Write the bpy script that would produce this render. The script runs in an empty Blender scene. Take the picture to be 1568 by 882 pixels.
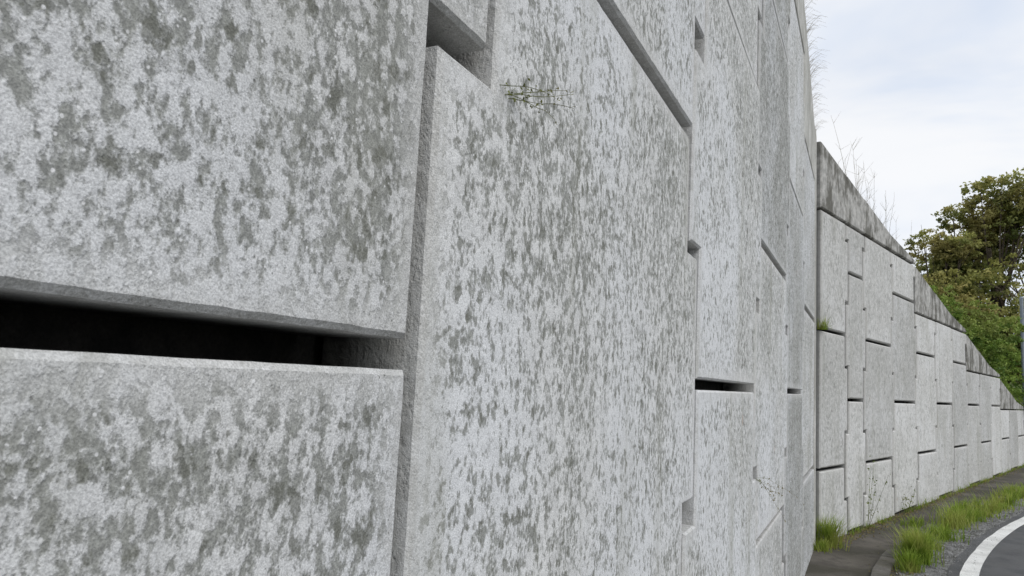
import bpy, math, random
import numpy as np
from mathutils import Vector, Matrix, noise
random.seed(7); rng=np.random.default_rng(7)
EYE=1.55
scene=bpy.context.scene
scene.view_settings.view_transform='Standard'; scene.view_settings.look='None'; scene.view_settings.exposure=0
# ---------------------------------------------------------------- node helpers
def new_mat(name):
    m=bpy.data.materials.new(name); m.use_nodes=True
    nt=m.node_tree; b=nt.nodes['Principled BSDF']; b.inputs['Roughness'].default_value=.9
    b.inputs['Specular IOR Level'].default_value=.25
    return m,nt,b
class N:
    def __init__(s,nt): s.nt=nt
    def node(s,t,**k):
        n=s.nt.nodes.new(t)
        for a,v in k.items(): setattr(n,a,v)
        return n
    def link(s,a,b): s.nt.links.new(a,b)
    def setin(s,sock,v):
        if isinstance(v,bpy.types.NodeSocket): s.link(v,sock)
        else: sock.default_value=v
    def attr(s,name): return s.node('ShaderNodeAttribute',attribute_name=name)
    def noise(s,vec,scale,detail=3,rough=.55,dist=0):
        n=s.node('ShaderNodeTexNoise'); s.link(vec,n.inputs['Vector'])
        n.inputs['Scale'].default_value=scale; n.inputs['Detail'].default_value=detail
        n.inputs['Roughness'].default_value=rough; n.inputs['Distortion'].default_value=dist
        return n.outputs['Fac']
    def voro(s,vec,scale,out='Distance'):
        n=s.node('ShaderNodeTexVoronoi'); s.link(vec,n.inputs['Vector']); n.inputs['Scale'].default_value=scale
        return n.outputs[out]
    def mapping(s,vec,scale=(1,1,1),rot=(0,0,0),loc=(0,0,0)):
        n=s.node('ShaderNodeMapping'); s.link(vec,n.inputs['Vector'])
        n.inputs['Scale'].default_value=scale; n.inputs['Rotation'].default_value=rot; n.inputs['Location'].default_value=loc
        return n.outputs['Vector']
    def math(s,op,a,b=0.0,c=0.0,clamp=False):
        n=s.node('ShaderNodeMath',operation=op,use_clamp=clamp)
        s.setin(n.inputs[0],a); s.setin(n.inputs[1],b); s.setin(n.inputs[2],c); return n.outputs[0]
    def rng(s,v,a,b,c=0.0,d=1.0,smooth=True):
        n=s.node('ShaderNodeMapRange'); n.interpolation_type='SMOOTHSTEP' if smooth else 'LINEAR'
        s.setin(n.inputs[0],v); s.setin(n.inputs[1],a); s.setin(n.inputs[2],b); s.setin(n.inputs[3],c); s.setin(n.inputs[4],d)
        return n.outputs[0]
    def mix(s,f,a,b,mode='MIX'):
        n=s.node('ShaderNodeMix',data_type='RGBA',blend_type=mode)
        s.setin(n.inputs[0],f)
        for sock,v in ((n.inputs[6],a),(n.inputs[7],b)):
            if isinstance(v,(tuple,list)): sock.default_value=(*v[:3],1)
            elif isinstance(v,(int,float)): sock.default_value=(v,v,v,1)
            else: s.link(v,sock)
        return n.outputs[2]
    def bump(s,h,dist,strength=1.0,normal=None):
        n=s.node('ShaderNodeBump'); s.link(h,n.inputs['Height']); n.inputs['Distance'].default_value=dist
        n.inputs['Strength'].default_value=strength
        if normal: s.link(normal,n.inputs['Normal'])
        return n.outputs[0]
# ---------------------------------------------------------------- materials
def concrete_panel(name, light, dark, amount, tint2, joint_shade, sc=1.0, lo=.415, hi=.55, spots=.7):
    m,nt,b=new_mat(name); n=N(nt)
    wp=n.attr('wp').outputs['Vector']; edge=n.attr('edge').outputs['Fac']; rnd=n.attr('rnd').outputs['Fac']
    v=n.mapping(wp,scale=(1,.66,1),rot=(0,0,math.radians(12)))
    big=n.noise(wp,1.1,2,.5); med=n.noise(wp,6,3,.6)
    b1=n.noise(v,66*sc,4,.56,.15)
    b2=n.noise(v,190*sc,3,.55)
    blot=n.math('ADD',n.math('MULTIPLY',b1,.68),n.math('MULTIPLY',b2,.32))
    thr=n.math('ADD',n.math('MULTIPLY',n.math('SUBTRACT',med,.5),.13),n.math('MULTIPLY',n.math('SUBTRACT',big,.5),.20))
    thr=n.math('ADD',thr,n.math('MULTIPLY',n.math('SUBTRACT',rnd,.5),.07))
    val=n.math('ADD',blot,thr)
    fac=n.rng(val,lo,hi)
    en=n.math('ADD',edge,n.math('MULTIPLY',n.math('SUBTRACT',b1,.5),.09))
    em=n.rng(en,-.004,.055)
    darkf=n.math('MULTIPLY',n.math('MULTIPLY',n.math('SUBTRACT',1.0,fac),n.math('ADD',n.math('MULTIPLY',em,.8),.20)),amount)
    fine=n.noise(wp,480,2,.7)
    mid=n.noise(wp,28,3,.6)
    lightc=n.mix(n.rng(mid,.35,.65),tuple(c*.86 for c in light),light)
    lightc=n.mix(n.rng(big,.42,.62),lightc,n.mix(.6,lightc,tint2))
    darkc=n.mix(n.rng(b2,.35,.62),tuple(c*.78 for c in dark),tuple(c*1.3 for c in dark))
    col=n.mix(darkf,lightc,darkc)
    ls=n.noise(n.mapping(wp,scale=(1,.7,1),loc=(5,2,1)),44*sc,4,.55)
    lf=n.math('MULTIPLY',n.math('MULTIPLY',n.rng(n.math('ADD',ls,n.math('MULTIPLY',n.math('SUBTRACT',med,.5),-.25)),.565,.635),em),spots)
    col=n.mix(lf,col,(.145,.148,.12))
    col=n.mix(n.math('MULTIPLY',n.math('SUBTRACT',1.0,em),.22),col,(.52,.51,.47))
    col=n.mix(1.0,col,n.mix(n.rng(fine,.3,.7),.74,1.18),'MULTIPLY')
    vd=n.voro(wp,110); sp=n.rng(vd,.12,.22,1.0,0.0)
    gate=n.rng(n.noise(wp,38,1,.5),.52,.60)
    col=n.mix(n.math('MULTIPLY',n.math('MULTIPLY',sp,gate),.8),col,(.88,.88,.88))
    wp2=n.mapping(wp,loc=(3.3,7.1,1.7)); vd2=n.voro(wp2,85); pt=n.rng(vd2,.07,.15,1.0,0.0)
    gate2=n.rng(n.noise(wp2,22,1,.5),.56,.62)
    col=n.mix(n.math('MULTIPLY',n.math('MULTIPLY',pt,gate2),.7),col,(.09,.09,.08))
    # broad and hairline run-off streaks
    st=n.noise(n.mapping(wp,scale=(7,.6,1)),1,4,.6)
    col=n.mix(n.rng(st,.50,.74,0,.45),col,(.31,.31,.255))
    st2=n.noise(n.mapping(wp,scale=(48,1.3,1)),1,2,.5)
    col=n.mix(n.rng(st2,.70,.74,0,.55),col,(.19,.19,.17))
    vr=n.voro(n.mapping(wp,scale=(1,.35,1),loc=(.31,.2,0)),3.1)
    col=n.mix(n.rng(vr,.018,.034,.75,0.0),col,(.34,.19,.10))
    # joint returns: recess shade painted into the colour, near black at depth
    col=n.mix(n.rng(edge,-.012,.003,joint_shade,0.0),col,(.15,.155,.15))
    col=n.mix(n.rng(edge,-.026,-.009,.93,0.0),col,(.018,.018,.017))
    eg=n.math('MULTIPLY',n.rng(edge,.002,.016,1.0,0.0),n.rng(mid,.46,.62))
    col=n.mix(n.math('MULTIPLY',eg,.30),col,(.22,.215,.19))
    col=n.mix(1.0,col,n.mix(rnd,.88,1.06),'MULTIPLY')
    n.link(col,b.inputs['Base Color'])
    h=n.math('ADD',n.math('MULTIPLY',fac,.35),n.math('MULTIPLY',fine,.4))
    h=n.math('ADD',h,n.math('MULTIPLY',b2,.65))
    n.link(n.bump(h,.0025,.7),b.inputs['Normal'])
    b.inputs['Roughness'].default_value=.82
    return m
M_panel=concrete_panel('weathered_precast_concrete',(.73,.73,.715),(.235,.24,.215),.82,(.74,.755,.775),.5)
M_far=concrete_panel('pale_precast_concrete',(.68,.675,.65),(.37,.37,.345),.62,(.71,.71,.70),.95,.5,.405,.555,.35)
def simple(name,c1,c2,scale,c3=None,bump=.002,bs=200,streak=False,rough=.9):
    m,nt,b=new_mat(name); n=N(nt)
    g=n.node('ShaderNodeNewGeometry').outputs['Position']
    a=n.noise(g,scale,5,.6)
    col=n.mix(n.rng(a,.35,.65),c1,c2)
    if c3:
        s=n.noise(n.mapping(g,scale=(1.6,1.6,.8)) if streak else g,2.2 if streak else scale*.25,5,.72)
        col=n.mix(n.rng(s,.44,.60),col,c3)
    f=n.noise(g,bs,3,.7)
    col=n.mix(1.0,col,n.mix(n.rng(f,.3,.7),.75,1.2),'MULTIPLY')
    n.link(col,b.inputs['Base Color']); n.link(n.bump(f,bump),b.inputs['Normal'])
    b.inputs['Roughness'].default_value=rough
    return m
M_coping=simple('stained_coping_concrete',(.33,.325,.305),(.54,.53,.50),12,(.15,.145,.125),.002,160,True)
M_pier=simple('plain_concrete',(.48,.475,.44),(.60,.595,.56),6,(.40,.395,.36),.002,180,True)
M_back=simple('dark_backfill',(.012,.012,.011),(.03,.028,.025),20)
M_asphalt=simple('asphalt',(.08,.082,.085),(.125,.127,.13),3,(.10,.10,.10),.004,160)
M_gutter=simple('gutter_concrete',(.075,.068,.058),(.15,.135,.115),5,(.06,.056,.042),.003,140)
M_kerb=simple('kerb_concrete',(.12,.112,.10),(.20,.19,.17),7,(.08,.075,.058),.003,140)
M_soil=simple('soil_ground',(.06,.055,.035),(.10,.095,.06),2,(.05,.07,.025),.01,60)
M_bank=simple('grassy_bank',(.06,.10,.02),(.13,.17,.04),3,(.10,.10,.04),.03,40)
M_gravel=simple('gravel',(.18,.18,.18),(.34,.34,.335),40,(.12,.12,.11),.01,90)
M_paint=simple('white_road_paint',(.68,.68,.66),(.80,.80,.78),8,(.58,.58,.56),.002,160)
M_steel=simple('galvanised_steel',(.20,.23,.27),(.27,.30,.34),6,None,.0005,80,rough=.5)
M_bark=simple('bark',(.07,.055,.04),(.13,.105,.08),8,None,.02,40)
def leafy(name,c1,c2,c3,trans=.25,ns=.9):
    m,nt,b=new_mat(name); n=N(nt)
    t=n.attr('tint').outputs['Fac']
    g=n.node('ShaderNodeNewGeometry').outputs['Position']
    a=n.noise(g,ns,2,.6)
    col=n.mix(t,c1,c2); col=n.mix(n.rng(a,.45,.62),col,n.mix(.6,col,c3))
    n.link(col,b.inputs['Base Color'])
    tr=n.node('ShaderNodeBsdfTranslucent'); n.link(col,tr.inputs['Color'])
    mx=n.node('ShaderNodeMixShader'); mx.inputs[0].default_value=trans
    n.link(b.outputs[0],mx.inputs[1]); n.link(tr.outputs[0],mx.inputs[2])
    n.link(mx.outputs[0],nt.nodes['Material Output'].inputs['Surface'])
    b.inputs['Roughness'].default_value=.6
    return m
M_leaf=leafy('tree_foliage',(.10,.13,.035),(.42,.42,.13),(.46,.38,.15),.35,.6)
M_leaf2=leafy('shrub_foliage',(.08,.15,.025),(.26,.36,.07),(.30,.32,.09),.3)
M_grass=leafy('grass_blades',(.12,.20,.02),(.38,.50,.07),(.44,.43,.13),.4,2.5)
M_dry=leafy('dry_stalks',(.24,.19,.11),(.46,.39,.26),(.38,.34,.20),.3)
M_weed=leafy('weed_stems',(.07,.10,.03),(.17,.21,.05),(.20,.14,.06),.2)
M_moss=leafy('moss',(.09,.08,.03),(.22,.16,.07),(.16,.17,.05),.1,8)
# ---------------------------------------------------------------- mesh helpers
def make_obj(name,verts,faces,mat,parent=None,attrs=None,smooth=False):
    me=bpy.data.meshes.new(name)
    me.from_pydata([tuple(v) for v in verts],[],faces)
    if attrs:
        for k,(typ,data) in attrs.items():
            at=me.attributes.new(k,typ,'POINT')
            arr=np.asarray(data,dtype=np.float32).ravel()
            at.data.foreach_set('vector' if typ=='FLOAT_VECTOR' else 'value',arr)
    me.materials.append(mat); me.update()
    if smooth:
        me.polygons.foreach_set('use_smooth',[True]*len(me.polygons))
    o=bpy.data.objects.new(name,me); scene.collection.objects.link(o)
    if parent: o.parent=parent
    return o
def empty(name):
    e=bpy.data.objects.new(name,None); scene.collection.objects.link(e); return e
def fix_normals(o):
    import bmesh
    bm=bmesh.new(); bm.from_mesh(o.data); bmesh.ops.recalc_face_normals(bm,faces=bm.faces); bm.to_mesh(o.data); bm.free()
# ---------------------------------------------------------------- wall frames
WX=-.48; HEAD=math.radians(15.5)
FX,FY=WX-.0,8.45
def near_frame(s,z,d): return (WX-d, s, z+EYE)
def far_frame(s,z,d):
    dx,dy=math.sin(HEAD),math.cos(HEAD)
    return (FX+dx*s-dy*d, FY+dy*s+dx*d, z+EYE)
class Buf:
    def __init__(s): s.v=[];s.f=[];s.wp=[];s.e=[];s.r=[]
def brk(vals,res):
    out=[]
    for a,b in zip(vals[:-1],vals[1:]):
        k=max(1,int(round((b-a)/res)))
        out+= [a+(b-a)*i/k for i in range(k)]
    out.append(vals[-1]); return out
def add_panel(B,frame,s0,z0,W,res,zmax,gv=.026,gh=.032,c=.008,lug=.075,th=.15,left_lug=True,right_lug=True,relief=.0,tone=None,lh=.378,jamp=1.0):
    a=W/2-lug-gv/2-c; b=W/2+lug-gv/2-c; l=lh-gh/2-c; h=.75-gh/2-c
    bl=b if left_lug else W/2-gv/2-c; br=b if right_lug else W/2-gv/2-c
    al=a if left_lug else bl; ar=a if right_lug else br
    xs=sorted(set([-bl,-al,ar,br])); xs=brk(xs,res)
    zv=[-h,-l,l,h]; top=zmax-z0-c-gh/2
    clipped=top<h
    if clipped:
        zv=[q for q in zv if q<top-.01]+[top]
    if len(zv)<2 or top<-h+.05: return
    zs=brk(zv,res)
    r=random.random() if tone is None else tone; rz=random.random()*40
    cells=[]; ec={}
    def inside(x,z):
        if abs(z)<l: return True
        return -al<x<ar
    for i in range(len(xs)-1):
        for j in range(len(zs)-1):
            if inside((xs[i]+xs[i+1])/2,(zs[j]+zs[j+1])/2):
                q=[(i,j),(i+1,j),(i+1,j+1),(i,j+1)]; cells.append(q)
                for k in range(4):
                    e=(q[k],q[(k+1)%4]); ec[frozenset(e)]=ec.get(frozenset(e),[])+[e]
    idx={}
    def dist(x,z):
        b_=br if x>0 else bl; a_=ar if x>0 else al; ax=abs(x); az=abs(z)
        if az<=l:
            d=b_-ax
            if ax>a_: d=min(d,l-az)
            else: d=min(d,math.hypot(a_-ax,l-az))
        else: d=min(a_-ax,h-az)
        if clipped: d=min(d,top-z)
        return max(0,min(d,.25))
    tilt=(random.random()-.5)*.010; offp=random.uniform(-1,1)*relief
    def addv(x,z,d,e):
        X,Y,Z=frame(s0+x,z0+z,d+offp+tilt*(x+z)+tilt*.4)
        B.v.append((X,Y,Z)); B.wp.append((s0+x,z0+z,rz+d)); B.e.append(e); B.r.append(r); return len(B.v)-1
    def jit(x,z):
        p=Vector((s0+x,z0+z,rz))
        nv=noise.noise_vector(p*19)*.0010+noise.noise_vector(p*70)*.0013
        ch=noise.noise(p*31+Vector((9,9,9)))
        return nv*jamp, max(0,ch-.55)*.030*jamp
    def vid(ij):
        if ij not in idx:
            x,z=xs[ij[0]],zs[ij[1]]; X,Z=x,z
            dd=dist(x,z); d=0
            if dd<.0001:
                nv,ch=jit(x,z); X+=nv.x; Z+=nv.y
                X-=math.copysign(ch,x) if abs(abs(x)-max(br,bl))<.2 else 0
                if abs(abs(z)-h)<.01: Z-=math.copysign(ch,z)
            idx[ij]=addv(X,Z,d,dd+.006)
        return idx[ij]
    eps=1e-6; ring1={}; ring2={}
    def outer(ij):
        if ij not in ring1:
            x,z=xs[ij[0]],zs[ij[1]]; X,Z=x,z
            for q in (ar,br):
                if abs(x-q)<eps: X=x+c; break
            for q in (al,bl):
                if abs(x+q)<eps: X=x-c; break
            onwide=abs(x-br)<eps or abs(x+bl)<eps
            if not onwide and abs(z)<l-eps: X=x
            if onwide and abs(z)>l+eps and not (ar==br or al==bl): X=x
            for q in (l,h):
                if abs(abs(z)-q)<eps: Z=z+math.copysign(c,z)
            if abs(abs(z)-l)<eps and -al+eps<x<ar-eps: Z=z
            if abs(abs(z)-l)<eps and ((ar==br and x>0) or (al==bl and x<0)): Z=z
            if clipped and abs(z-top)<eps: Z=z+c
            nv,ch=jit(x,z); X+=nv.x*.8; Z+=nv.y*.8
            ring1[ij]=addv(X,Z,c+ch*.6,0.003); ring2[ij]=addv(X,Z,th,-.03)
        return ring1[ij],ring2[ij]
    for q in cells: B.f.append([vid(k) for k in q])
    for k,es in ec.items():
        if len(es)==1:
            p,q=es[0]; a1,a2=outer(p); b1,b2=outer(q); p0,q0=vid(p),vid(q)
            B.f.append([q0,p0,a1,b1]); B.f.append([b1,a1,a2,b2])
def flush(B,name,mat,parent):
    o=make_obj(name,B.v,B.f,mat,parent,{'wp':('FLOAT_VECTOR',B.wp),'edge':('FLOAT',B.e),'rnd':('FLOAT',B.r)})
    fix_normals(o); return o
def prism(name,frame,poly,d0,d1,mat,parent,c=.012):
    cx=sum(p[0] for p in poly)/len(poly); cz=sum(p[1] for p in poly)/len(poly)
    v=[];f=[];k=len(poly)
    ins=[]
    for (s,z) in poly:
        ins.append((s+(c if s<cx else -c), z+(c if z<cz else -c)))
    for (s,z) in ins: v.append(frame(s,z,d0))
    for (s,z) in poly: v.append(frame(s,z,d0+c))
    for (s,z) in poly: v.append(frame(s,z,d1))
    f.append(list(range(k)))
    for i in range(k):
        j=(i+1)%k
        f.append([i,j,k+j,k+i]); f.append([k+i,k+j,2*k+j,2*k+i])
    f.append([2*k+i for i in range(k)][::-1])
    o=make_obj(name,v,f,mat,parent); fix_normals(o); return o
# ---------------------------------------------------------------- near wall
wall=empty('concrete_panel_retaining_wall')
JZ=.012
def near_top(s): return 2.80+.40*(8.45-s) if s>3.5 else 4.78
B=Buf()
cols=[]; s=.816-1.5*5
while s<8.2:
    cols.append(s); s+=1.5
for ci,sl in enumerate(cols):
    par=(ci-4)%2
    sc=sl+.75
    tp=min(near_top(sl),near_top(sl+1.5))-.35
    lev=JZ+math.floor((tp-JZ)/.75)*.75
    res=.025 if -1<sl<4 else .06
    z0=(JZ+.75 if par==0 else JZ)-3.0
    if ci==5: z0+=.024
    if ci==4: z0+=.009
    while z0<lev+.75:
        if z0+.75>-EYE-.1:
            tone={4:.25,5:.72,6:.85}.get(ci)
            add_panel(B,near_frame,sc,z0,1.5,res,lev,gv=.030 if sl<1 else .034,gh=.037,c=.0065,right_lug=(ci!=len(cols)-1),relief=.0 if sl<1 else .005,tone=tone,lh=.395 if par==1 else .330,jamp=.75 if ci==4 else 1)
        z0+=1.5
    g=.008
    prism('coping_section',near_frame,[(sl+g,lev+.012),(sl+1.5-g,lev+.012),(sl+1.5-g,near_top(sl+1.5)),(sl+g,near_top(sl))],-.004,.30,M_pier,wall)
flush(B,'near_wall_panels',M_panel,wall)
prism('corner_pier',near_frame,[(8.335,-EYE-.2),(8.48,-EYE-.2),(8.48,2.80),(8.335,2.86)],-.012,.4,M_pier,wall)
# ---------------------------------------------------------------- far wall
FJ=-.045
def far_top(t): return 2.83-.185*t
tb=[.17,1.09,1.78]
while tb[-1]<17: tb.append(tb[-1]+1.31)
B=Buf()
for i in range(len(tb)-1):
    t0,t1=tb[i],tb[i+1]; W=t1-t0
    base=FJ+(0.0 if i%2==0 else .75)
    lev = 2.04 if i<4 else (1.31 if i<7 else (.60 if i<10 else (-.12 if i<13 else -.85)))
    z0=base-3.0
    while z0<lev+.75:
        if z0+.75>-EYE-.1:
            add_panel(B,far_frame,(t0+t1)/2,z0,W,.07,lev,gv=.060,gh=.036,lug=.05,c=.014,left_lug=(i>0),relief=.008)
        z0+=1.5
    zt0,zt1=far_top(t0),far_top(t1)
    prism('coping_section',far_frame,[(t0+.014,lev+.01),(t1-.014,lev+.01),(t1-.014,max(zt1,lev+.05)),(t0+.014,max(zt0,lev+.06))],-.004,.30,M_coping,wall)
flush(B,'far_wall_panels',M_far,wall)
def sheet(name,frame,s0,s1,topf,d,mat,parent,n=12):
    v=[];f=[]
    for i in range(n+1):
        s=s0+(s1-s0)*i/n
        v.append(frame(s,-EYE-.3,d)); v.append(frame(s,topf(s)-.25,d))
    for i in range(n): f.append([2*i,2*i+2,2*i+3,2*i+1])
    return make_obj(name,v,f,mat,parent)
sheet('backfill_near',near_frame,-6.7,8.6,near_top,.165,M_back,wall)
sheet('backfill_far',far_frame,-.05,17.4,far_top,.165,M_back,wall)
# ---------------------------------------------------------------- ground, road
def ground_path():
    pts=[(.70,-60),(.70,0),(.70,3),(.70,5),(.72,6.5),(.80,7.9),(1.12,9.57),(1.60,11.35),(2.06,12.75),(2.75,15),(4.5,20.5),(7.8,30),(13,43),(26,70)]
    out=[]
    for i in range(len(pts)-1):
        p0=pts[max(0,i-1)];p1=pts[i];p2=pts[i+1];p3=pts[min(len(pts)-1,i+2)]
        n=6 if p2[1]-p1[1]>12 else 10
        for k in range(n):
            t=k/n
            L=max(1e-6,p2[1]-p1[1])
            m1=(p2[0]-p0[0])/(p2[1]-p0[1])*L; m2=(p3[0]-p1[0])/(p3[1]-p1[1])*L
            x=(2*t**3-3*t**2+1)*p1[0]+(t**3-2*t**2+t)*m1+(-2*t**3+3*t**2)*p2[0]+(t**3-t**2)*m2
            out.append((x,p1[1]+L*t))
    out.append(pts[-1]); return out
path=ground_path()
def pnorm(i):
    a=path[max(0,i-1)];b=path[min(len(path)-1,i+1)]
    dx,dy=b[0]-a[0],b[1]-a[1];L=math.hypot(dx,dy); return (dy/L,-dx/L)
def ribbon(name,o0,o1,z,mat,jit=0,cross=1):
    v=[];f=[]
    for i,p in enumerate(path):
        nx,ny=pnorm(i)
        for c in range(cross+1):
            o=o0+(o1-o0)*c/cross
            j=noise.noise(Vector((p[1]*2.3,o*3,z*9)))*jit if c==0 else 0
            v.append((p[0]+nx*(o+j),p[1]+ny*(o+j),z))
    w=cross+1
    for i in range(len(path)-1):
        for c in range(cross):
            a=i*w+c; f.append([a,a+1,a+w+1,a+w])
    return make_obj(name,v,f,mat)
def at(yv,off):
    best=min(range(len(path)),key=lambda i:abs(path[i][1]-yv)); 
    i=best if path[best][1]<=yv else best-1
    i=max(0,min(len(path)-2,i)); a,b=path[i],path[i+1]; t=(yv-a[1])/(b[1]-a[1]); nx,ny=pnorm(i)
    return (a[0]+(b[0]-a[0])*t+nx*off, yv+ny*off)
make_obj('ground',[(-400,-400,-.012),(400,-400,-.012),(400,400,-.012),(-400,400,-.012)],[[0,1,2,3]],M_soil)
ribbon('gutter_pavement',-1.9,-.42,.0,M_gutter,0)
ribbon('gravel_verge',-.50,.02,.006,M_gravel,.12)
ribbon('asphalt_road',-.14,7.5,.012,M_asphalt,.03)
ribbon('road_edge_line',-.05,.09,.016,M_paint,.012)
ribbon('road_centre_line',3.5,3.62,.016,M_paint,.01)
v=[];f=[]
for _ in range(5200):
    yy=6+random.random()**1.6*16; X,Y=at(yy,-.22+random.gauss(0,.12)); r=random.uniform(.004,.013)
    base=len(v); a0=random.random()*6.28
    for k in range(4):
        a=a0+k*1.57; rr=r*random.uniform(.7,1.2); v.append((X+rr*math.cos(a),Y+rr*math.sin(a),.005))
    v.append((X+random.gauss(0,r*.2),Y,.012+r*random.uniform(.5,1.0)))
    for k in range(4): f.append([base+k,base+(k+1)%4,base+4])
make_obj('gravel',v,f,M_gravel)
v=[];f=[]; yv=1.0
while yv<30:
    q=[at(yv+.006,-.72),at(yv+.006,-.58),at(yv+.594,-.58),at(yv+.594,-.72)]
    zt=.035+random.uniform(-.004,.004); base=len(v)
    for (x,y) in q: v.append((x,y,-.005))
    for (x,y) in q: v.append((x,y,zt-.008))
    cx=sum(a[0] for a in q)/4; cy=sum(a[1] for a in q)/4
    for (x,y) in q: v.append((cx+(x-cx)*.95,cy+(y-cy)*.95,zt))
    for r0 in (0,4):
        for k in range(4): f.append([base+r0+k,base+r0+(k+1)%4,base+r0+4+(k+1)%4,base+r0+4+k])
    f.append([base+8,base+9,base+10,base+11])
    yv+=.60
o=make_obj('gutter_edging',v,f,M_kerb); fix_normals(o)
# ---------------------------------------------------------------- strands and leaves
class Veg:
    def __init__(s): s.v=[];s.f=[];s.t=[]
    def strand(s,pts,r0,r1,tint):
        base=len(s.v); n=len(pts)
        for i,p in enumerate(pts):
            r=r0+(r1-r0)*i/(n-1)
            p=Vector(p)
            d=(Vector(pts[min(n-1,i+1)])-Vector(pts[max(0,i-1)])).normalized()
            u=d.orthogonal().normalized(); w=d.cross(u)
            for k in range(3):
                a=k*2.0944
                s.v.append(tuple(p+(u*math.cos(a)+w*math.sin(a))*r)); s.t.append(tint)
        for i in range(n-1):
            for k in range(3):
                a=base+i*3+k;b=base+i*3+(k+1)%3
                s.f.append([a,b,b+3,a+3])
    def blade(s,p,h,lean,w,tint,bend=.5):
        az=random.random()*6.283; dx,dy=math.cos(az),math.sin(az)
        px,py=-dy,dx
        base=len(s.v); n=3
        for i in range(n+1):
            t=i/n; o=lean*(t**1.8)
            cx=p[0]+dx*o; cy=p[1]+dy*o; cz=p[2]+h*(t-.25*bend*t*t)
            ww=w*(1-t)**.7+.0003
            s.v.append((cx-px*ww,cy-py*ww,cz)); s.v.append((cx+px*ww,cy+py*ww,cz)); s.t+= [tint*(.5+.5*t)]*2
        for i in range(n):
            a=base+2*i; s.f.append([a,a+1,a+3,a+2])
    def leaf(s,p,size,tint):
        u=Vector((random.gauss(0,1),random.gauss(0,1),random.gauss(0,1))).normalized()
        w=u.orthogonal().normalized()
        base=len(s.v); p=Vector(p)
        for q in (u*size,w*size*.5,-u*size,-w*size*.5):
            s.v.append(tuple(p+q)); s.t.append(tint)
        s.f.append([base,base+1,base+2,base+3])
    def obj(s,name,mat,parent=None):
        return make_obj(name,s.v,s.f,mat,parent,{'tint':('FLOAT',s.t)})
def leaf_mass(name,blobs,mat,size,parent=None):
    V=[];T=[]
    for (c,r,cnt) in blobs:
        ncl=max(4,cnt//22)
        d=rng.normal(size=(ncl,3)); d/=np.linalg.norm(d,axis=1)[:,None]
        rad=rng.uniform(.45,1.05,size=(ncl,1))**.6
        cl=np.array(c)+d*rad*np.array(r)
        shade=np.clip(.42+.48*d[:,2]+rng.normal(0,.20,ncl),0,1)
        pick=rng.integers(0,ncl,cnt)
        p=cl[pick]+rng.normal(0,.10,size=(cnt,3))*np.array([r[0],r[0],r[2]*.8])*1.05
        u=rng.normal(size=(cnt,3)); u/=np.linalg.norm(u,axis=1)[:,None]
        w=np.cross(u,rng.normal(size=(cnt,3))); w/=np.linalg.norm(w,axis=1)[:,None]
        sz=size*rng.uniform(.6,1.3,size=(cnt,1))
        q=np.stack([p+u*sz,p+w*sz*.55,p-u*sz,p-w*sz*.55],axis=1)
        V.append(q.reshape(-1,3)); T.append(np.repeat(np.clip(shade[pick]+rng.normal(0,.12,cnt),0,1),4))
    V=np.concatenate(V);T=np.concatenate(T); n=len(V)//4
    me=bpy.data.meshes.new(name)
    me.vertices.add(len(V)); me.vertices.foreach_set('co',V.astype(np.float32).ravel())
    me.loops.add(4*n); me.loops.foreach_set('vertex_index',np.arange(4*n,dtype=np.int32))
    me.polygons.add(n); me.polygons.foreach_set('loop_start',np.arange(0,4*n,4,dtype=np.int32))
    at_=me.attributes.new('tint','FLOAT','POINT'); at_.data.foreach_set('value',T.astype(np.float32))
    me.materials.append(mat); me.update(calc_edges=True); me.validate()
    o=bpy.data.objects.new(name,me); scene.collection.objects.link(o)
    if parent:o.parent=parent
    return o
def tree(name,x,y,z0,h,spread,nleaf):
    e=empty(name); V=Veg()
    top=Vector((x+random.uniform(-.3,.3),y,z0+h*.62))
    V.strand([(x,y,z0-1),(x+.1,y,z0+h*.2),(x-.05,y+.1,z0+h*.4),tuple(top)],.22,.08,.5)
    blobs=[]
    nb=30
    for i in range(nb):
        a=i*2.4+random.uniform(-.4,.4); rr=spread*random.uniform(.3,.9); hz=z0+h*(.08+.78*((i*.618)%1))
        if hz>z0+h*.7: rr*=.65
        if i<2: rr*=.3; hz=z0+h*.86
        c=Vector((x+math.cos(a)*rr,y+math.sin(a)*rr,hz))
        st=Vector((x,y,z0+h*random.uniform(.1,.45)))
        mid=(st+c)/2+Vector((0,0,-.2))
        V.strand([st,mid,c],.07,.02,.5)
        for _ in range(3):
            V.strand([mid.lerp(c,.6),c+Vector((random.gauss(0,.4),random.gauss(0,.4),random.gauss(.2,.3)))],.02,.006,.5)
        R=spread*random.uniform(.24,.40)
        blobs.append((tuple(c),(R,R,R*.8),nleaf//nb))
    V.obj('trunk_and_limbs',M_bark,e)
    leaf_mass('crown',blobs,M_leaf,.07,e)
    return e
def polar(az_deg,dist): 
    a=math.radians(az_deg); return (math.sin(a)*dist,math.cos(a)*dist)
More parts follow.
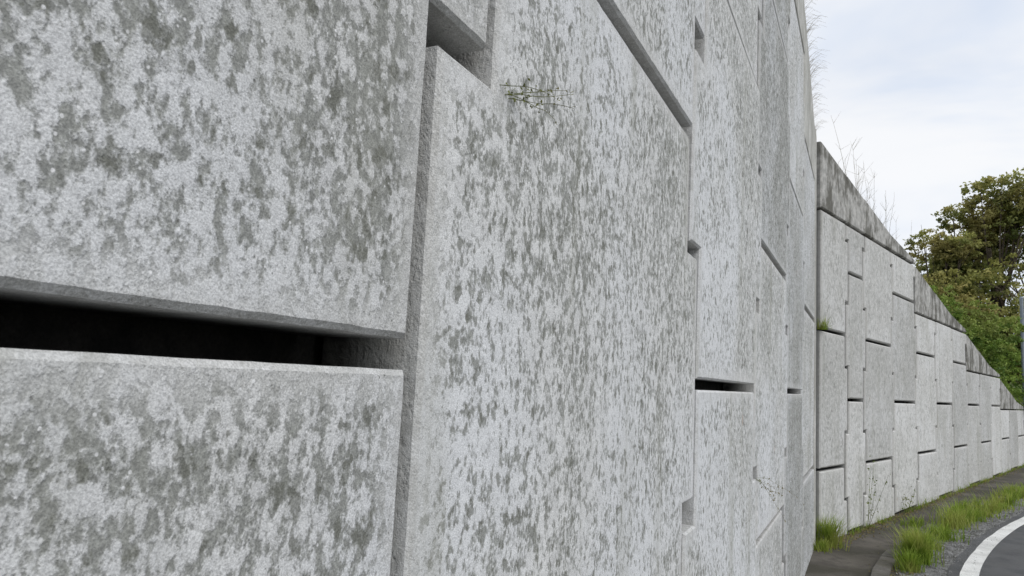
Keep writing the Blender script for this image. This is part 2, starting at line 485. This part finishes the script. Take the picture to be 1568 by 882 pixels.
def bank():
    v=[];f=[]; S=[-40,-20,-6,0,4,8.45]
    rows=[]
    for s in S: rows.append(('n',s))
    for t in (1,3,6,9,12,15,17.4,22,30,45): rows.append(('f',t))
    offs=[.28,1.0,2.2,4,8,16,40,120]
    for kind,s in rows:
        for o in offs:
            if kind=='n':
                up=min(o-.28,5)*.42+min(max(o-5,0),10)*.08
                zt=near_top(s)-.06; X,Y,_=near_frame(s,0,o)
            else:
                sl=.42 if s<8 else .95
                up=min(o-.28,4)*sl+min(max(o-4,0),10)*.05
                zt=max(far_top(s)-.06,-EYE+.1 if s>19 else -9); X,Y,_=far_frame(s,0,o)
            v.append((X,Y,max(zt+up+EYE,-.2)+.12*noise.noise(Vector((X,Y,0)))))
    w=len(offs)
    for i in range(len(rows)-1):
        for j in range(w-1):
            a=i*w+j; f.append([a,a+1,a+w+1,a+w])
    make_obj('grassy_bank',v,f,M_bank,None,None,True)
bank()
for (az,dist,zt,sp,nl,zb) in [(4.4,34,7.3,1.9,28000,1.4),(5.9,36,9.0,2.2,30000,1.4),(7.8,35,9.9,2.7,36000,1.4),(10.6,35,9.9,2.9,14000,1.8),(14.0,38,9.5,3.5,9000,1.0),(6.6,42,9.6,3.2,14000,1.3)]:
    X,Y=polar(az,dist); tree('broadleaf_tree',X,Y,zb+EYE-1.2,zt-zb+1.2,sp,nl)
bl=[]
for i in range(60):
    az=random.uniform(3.7,9.0); dd=random.uniform(24,29)
    X,Y=polar(az,dd)
    zm=3.8-(az-4)*.38
    zr=random.uniform(-.3,1)*zm
    R=random.uniform(.35,.7)
    bl.append(((X,Y,EYE+max(zr,-.2)),(R,R,R*.8),600))
for i in range(22):     # scrub right behind the coping
    t=random.uniform(5.5,15); X,Y,_=far_frame(t,0,random.uniform(.5,.9)); R=random.uniform(.14,.30)
    bl.append(((X,Y,EYE+far_top(t)+random.uniform(-.1,.12)),(R*1.4,R*1.4,R),260))
for i in range(14):
    X,Y=polar(random.uniform(9,16),random.uniform(33,38)); R=1.0
    bl.append(((X,Y,EYE+random.uniform(-.8,1.4)),(R,R,R),500))
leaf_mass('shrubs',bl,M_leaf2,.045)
# ---------------------------------------------------------------- grass
def tuft(V,x,y,z,n,h,spread,w=.0035):
    for _ in range(n):
        a=random.random()*6.283; r=spread*abs(random.gauss(0,.5))
        hh=h*random.uniform(.45,1.1)
        V.blade((x+math.cos(a)*r,y+math.sin(a)*r,z),hh,hh*random.uniform(.15,.8),w*random.uniform(.6,1.3),random.random())
G=Veg()
for (yv,off,n,h,sp) in [(8.25,-.42,280,.38,.15),(8.65,-.45,190,.28,.15),(7.85,-.44,150,.22,.12),(9.1,-.44,110,.16,.15)]:
    x,y=at(yv,off); tuft(G,x,y,0,n*2,h,sp,.0045)
yv=9.6
while yv<34:
    x,y=at(yv,-.46+random.gauss(0,.10)); 
    dens=1 if noise.noise(Vector((yv*.8,0,3)))>-.2 else .25
    tuft(G,x,y,0,int(100*dens),random.uniform(.08,.34),.20,.005)
    yv+=.17 if yv<20 else .3
yv=2
while yv<8:
    x,y=at(yv,-.44+random.gauss(0,.05)); tuft(G,x,y,0,25,random.uniform(.05,.12),.1)
    yv+=.25
for _ in range(120):
    t=random.uniform(0,16); X,Y,_z=far_frame(t,0,-.06); tuft(G,X,Y,0,10,random.uniform(.04,.14),.06)
X,Y,_z=far_frame(.15,0,-.10); tuft(G,X,Y,0,420,.36,.13,.004)
X,Y,_z=near_frame(8.3,0,-.08); tuft(G,X,Y,0,120,.14,.10,.004)
for _ in range(700):
    t=random.uniform(5,15); X,Y,_z=far_frame(t,0,random.uniform(.32,.7)); G.blade((X,Y,far_top(t)+EYE-.05),random.uniform(.08,.32),random.uniform(.04,.18),.004,random.random())
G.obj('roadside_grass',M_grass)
Ms=Veg()
for _ in range(5200):
    if random.random()<.55:
        t=abs(random.gauss(0,1))*4 if random.random()<.5 else random.uniform(0,14)
        X,Y,_z=far_frame(t,0,-.02-abs(random.gauss(0,.09)))
    else:
        X,Y=at(random.uniform(6,18),-.52+random.gauss(0,.10))
    Ms.leaf((X,Y,.004+random.random()*.018),random.uniform(.005,.016),random.random())
Ms.obj('moss_and_litter',M_moss)
for t,h in ((1.66,.72),(3.4,.34)):
    V=Veg()
    for _ in range(4):
        X,Y,_z=far_frame(t+random.gauss(0,.05),0,-.07)
        p=Vector((X,Y,0)); pts=[p]; hh=h*random.uniform(.5,1.1)
        lx,ly=random.gauss(0,.03),random.gauss(0,.03)-.01
        for i in range(1,6): pts.append(p+Vector((lx*i*.6,ly*i*.5,hh*i/5)))
        V.strand(pts,.0035,.0012,random.random())
        for i in range(14):
            q=pts[random.randint(1,5)]; V.leaf(q+Vector((random.gauss(0,.015),random.gauss(0,.015),random.gauss(0,.05))),random.uniform(.010,.022),random.random())
    V.obj('tall_weed',M_weed)
D=Veg()
for _ in range(48):
    t=random.gauss(3.9,1.0); 
    X,Y,_z=far_frame(t,0,random.uniform(.3,.9)); z=far_top(t)+EYE
    hh=random.uniform(.6,1.5); p=Vector((X,Y,z-.1)); lx=random.gauss(0,.12);ly=random.gauss(0,.12)
    pts=[p+Vector((lx*(i/4)**1.5,ly*(i/4)**1.5,hh*i/4)) for i in range(5)]
    D.strand(pts,.004,.0015,random.random())
    for _k in range(6):
        q=pts[random.randint(2,4)]; D.strand([q,q+Vector((random.gauss(0,.08),random.gauss(0,.08),random.uniform(.06,.2)))],.002,.0009,random.random())
for _ in range(900):
    t=random.uniform(.2,14); X,Y,_z=far_frame(t,0,random.uniform(.2,.5)); z=far_top(t)+EYE-.05
    D.blade((X,Y,z),random.uniform(.08,.30),random.uniform(.05,.2),.0025,random.random())
for _ in range(320):
    s=random.uniform(5.5,8.4); z=near_top(s)+EYE
    p=Vector((WX-random.uniform(.0,.12),s,z-.02)); L=random.uniform(.08,.30)
    pts=[p+Vector((L*(i/3)*.7,random.gauss(0,.01)-L*.1*(i/3),L*.55*math.sin(i/3*2.3))) for i in range(4)]
    D.strand(pts,.0013,.0006,random.random())
D.obj('dry_grass_stalks',M_dry)
def creeper(root,dirs,n,L,leafsize,droop=0.0,var=.15):
    V=Veg()
    for k in range(n):
        p=Vector(root)+Vector((0,random.gauss(0,.008),random.gauss(0,.003))); pts=[p.copy()]
        d=Vector(dirs)+Vector((abs(random.gauss(0,.1)),random.gauss(0,var),random.gauss(0,var))); d.normalize()
        for i in range(7):
            d=(d+Vector((random.gauss(0,.10),random.gauss(0,.12),random.gauss(0,.14)-droop))).normalized()
            p=p+d*L*random.uniform(.10,.18); 
            if p.x<WX+.004: p.x=WX+.004
            pts.append(p.copy())
            for _ in range(2): V.leaf(p+Vector((abs(random.gauss(0,.003)),random.gauss(0,.004),random.gauss(0,.004))),leafsize*random.uniform(.5,1.2),random.random())
        V.strand(pts,.0008,.0004,random.random())
    V.obj('creeping_weed',M_weed)
creeper((WX-.012,.93,EYE+.418),(.32,.75,.26),5,.13,.0034,.0,.12)
creeper((WX-.0,3.83,EYE-.42),(.30,.8,-.2),5,.30,.006,.12,.12)
V=Veg(); X,Y,_z=far_frame(.22,0,-.01)
for _ in range(90): V.blade((X+random.gauss(0,.03),Y+random.gauss(0,.03),EYE+.70),random.uniform(.05,.18),random.uniform(.03,.12),.003,random.random())
V.obj('joint_grass_tuft',M_grass)
# ---------------------------------------------------------------- sign post
sp=empty('sign_post')
X,Y=polar(9.12,27)
def cyl(name,x,y,z0,z1,r,mat,parent,seg=16,r2=None):
    r2=r2 or r; v=[];f=[]
    for zz,rr in ((z0,r),(z1,r2)):
        for k in range(seg): a=k*2*math.pi/seg; v.append((x+rr*math.cos(a),y+rr*math.sin(a),zz))
    for k in range(seg): f.append([k,(k+1)%seg,seg+(k+1)%seg,seg+k])
    f.append(list(range(seg))[::-1]); f.append([seg+k for k in range(seg)])
    return make_obj(name,v,f,mat,parent)
cyl('post',X,Y,0,EYE+3.2,.05,M_steel,sp); cyl('cap',X,Y,EYE+3.2,EYE+3.26,.06,M_steel,sp,r2=.03); cyl('base_collar',X,Y,0,.12,.11,M_steel,sp)
# ---------------------------------------------------------------- camera
yaw=math.radians(25.7); p=math.radians(6.95); roll=math.radians(3.03)
F=Vector((-math.sin(yaw)*math.cos(p),math.cos(yaw)*math.cos(p),math.sin(p)))
R0=Vector((math.cos(yaw),math.sin(yaw),0)); U0=R0.cross(F)
Xc=R0*math.cos(roll)+U0*math.sin(roll); Yc=-R0*math.sin(roll)+U0*math.cos(roll); Zc=-F
cam=bpy.data.cameras.new('camera'); co=bpy.data.objects.new('camera',cam); scene.collection.objects.link(co)
cam.lens=26.0; cam.sensor_width=36; cam.clip_start=.02; cam.clip_end=2000
cam.dof.use_dof=True; cam.dof.focus_distance=1.8; cam.dof.aperture_fstop=26
Mx=Matrix(((Xc.x,Yc.x,Zc.x,0),(Xc.y,Yc.y,Zc.y,0),(Xc.z,Yc.z,Zc.z,EYE),(0,0,0,1)))
co.matrix_world=Mx; scene.camera=co
# ---------------------------------------------------------------- light
sd=Vector((.80,-.42,.95)).normalized()
sl=bpy.data.lights.new('sun','SUN'); sl.energy=1.5; sl.angle=math.radians(30); sl.color=(1,.97,.935)
so=bpy.data.objects.new('sun',sl); scene.collection.objects.link(so)
so.rotation_euler=sd.to_track_quat('Z','Y').to_euler()
w=bpy.data.worlds.new('World'); scene.world=w; w.use_nodes=True; nt=w.node_tree; n=N(nt)
sky=n.node('ShaderNodeTexSky',sky_type='NISHITA'); sky.sun_disc=False
sky.sun_elevation=math.asin(sd.z); sky.sun_rotation=math.atan2(sd.x,sd.y)
bg=nt.nodes['Background']; n.link(sky.outputs[0],bg.inputs['Color']); bg.inputs['Strength'].default_value=.13
bg2=n.node('ShaderNodeBackground')
tc=n.node('ShaderNodeTexCoord').outputs['Generated']
mp=n.mapping(tc,scale=(1,1,2.6))
c1=n.noise(mp,2.2,5,.55,.4)
n.link(n.mix(n.rng(c1,.38,.60),(.73,.80,.92),(.93,.94,.96)),bg2.inputs['Color']); bg2.inputs['Strength'].default_value=1.04
mx=n.node('ShaderNodeMixShader'); c2=n.noise(mp,1.4,4,.5)
n.link(n.rng(c2,.3,.6,.84,.97),mx.inputs[0])
n.link(bg.outputs[0],mx.inputs[1]); n.link(bg2.outputs[0],mx.inputs[2]); n.link(mx.outputs[0],nt.nodes['World Output'].inputs['Surface'])
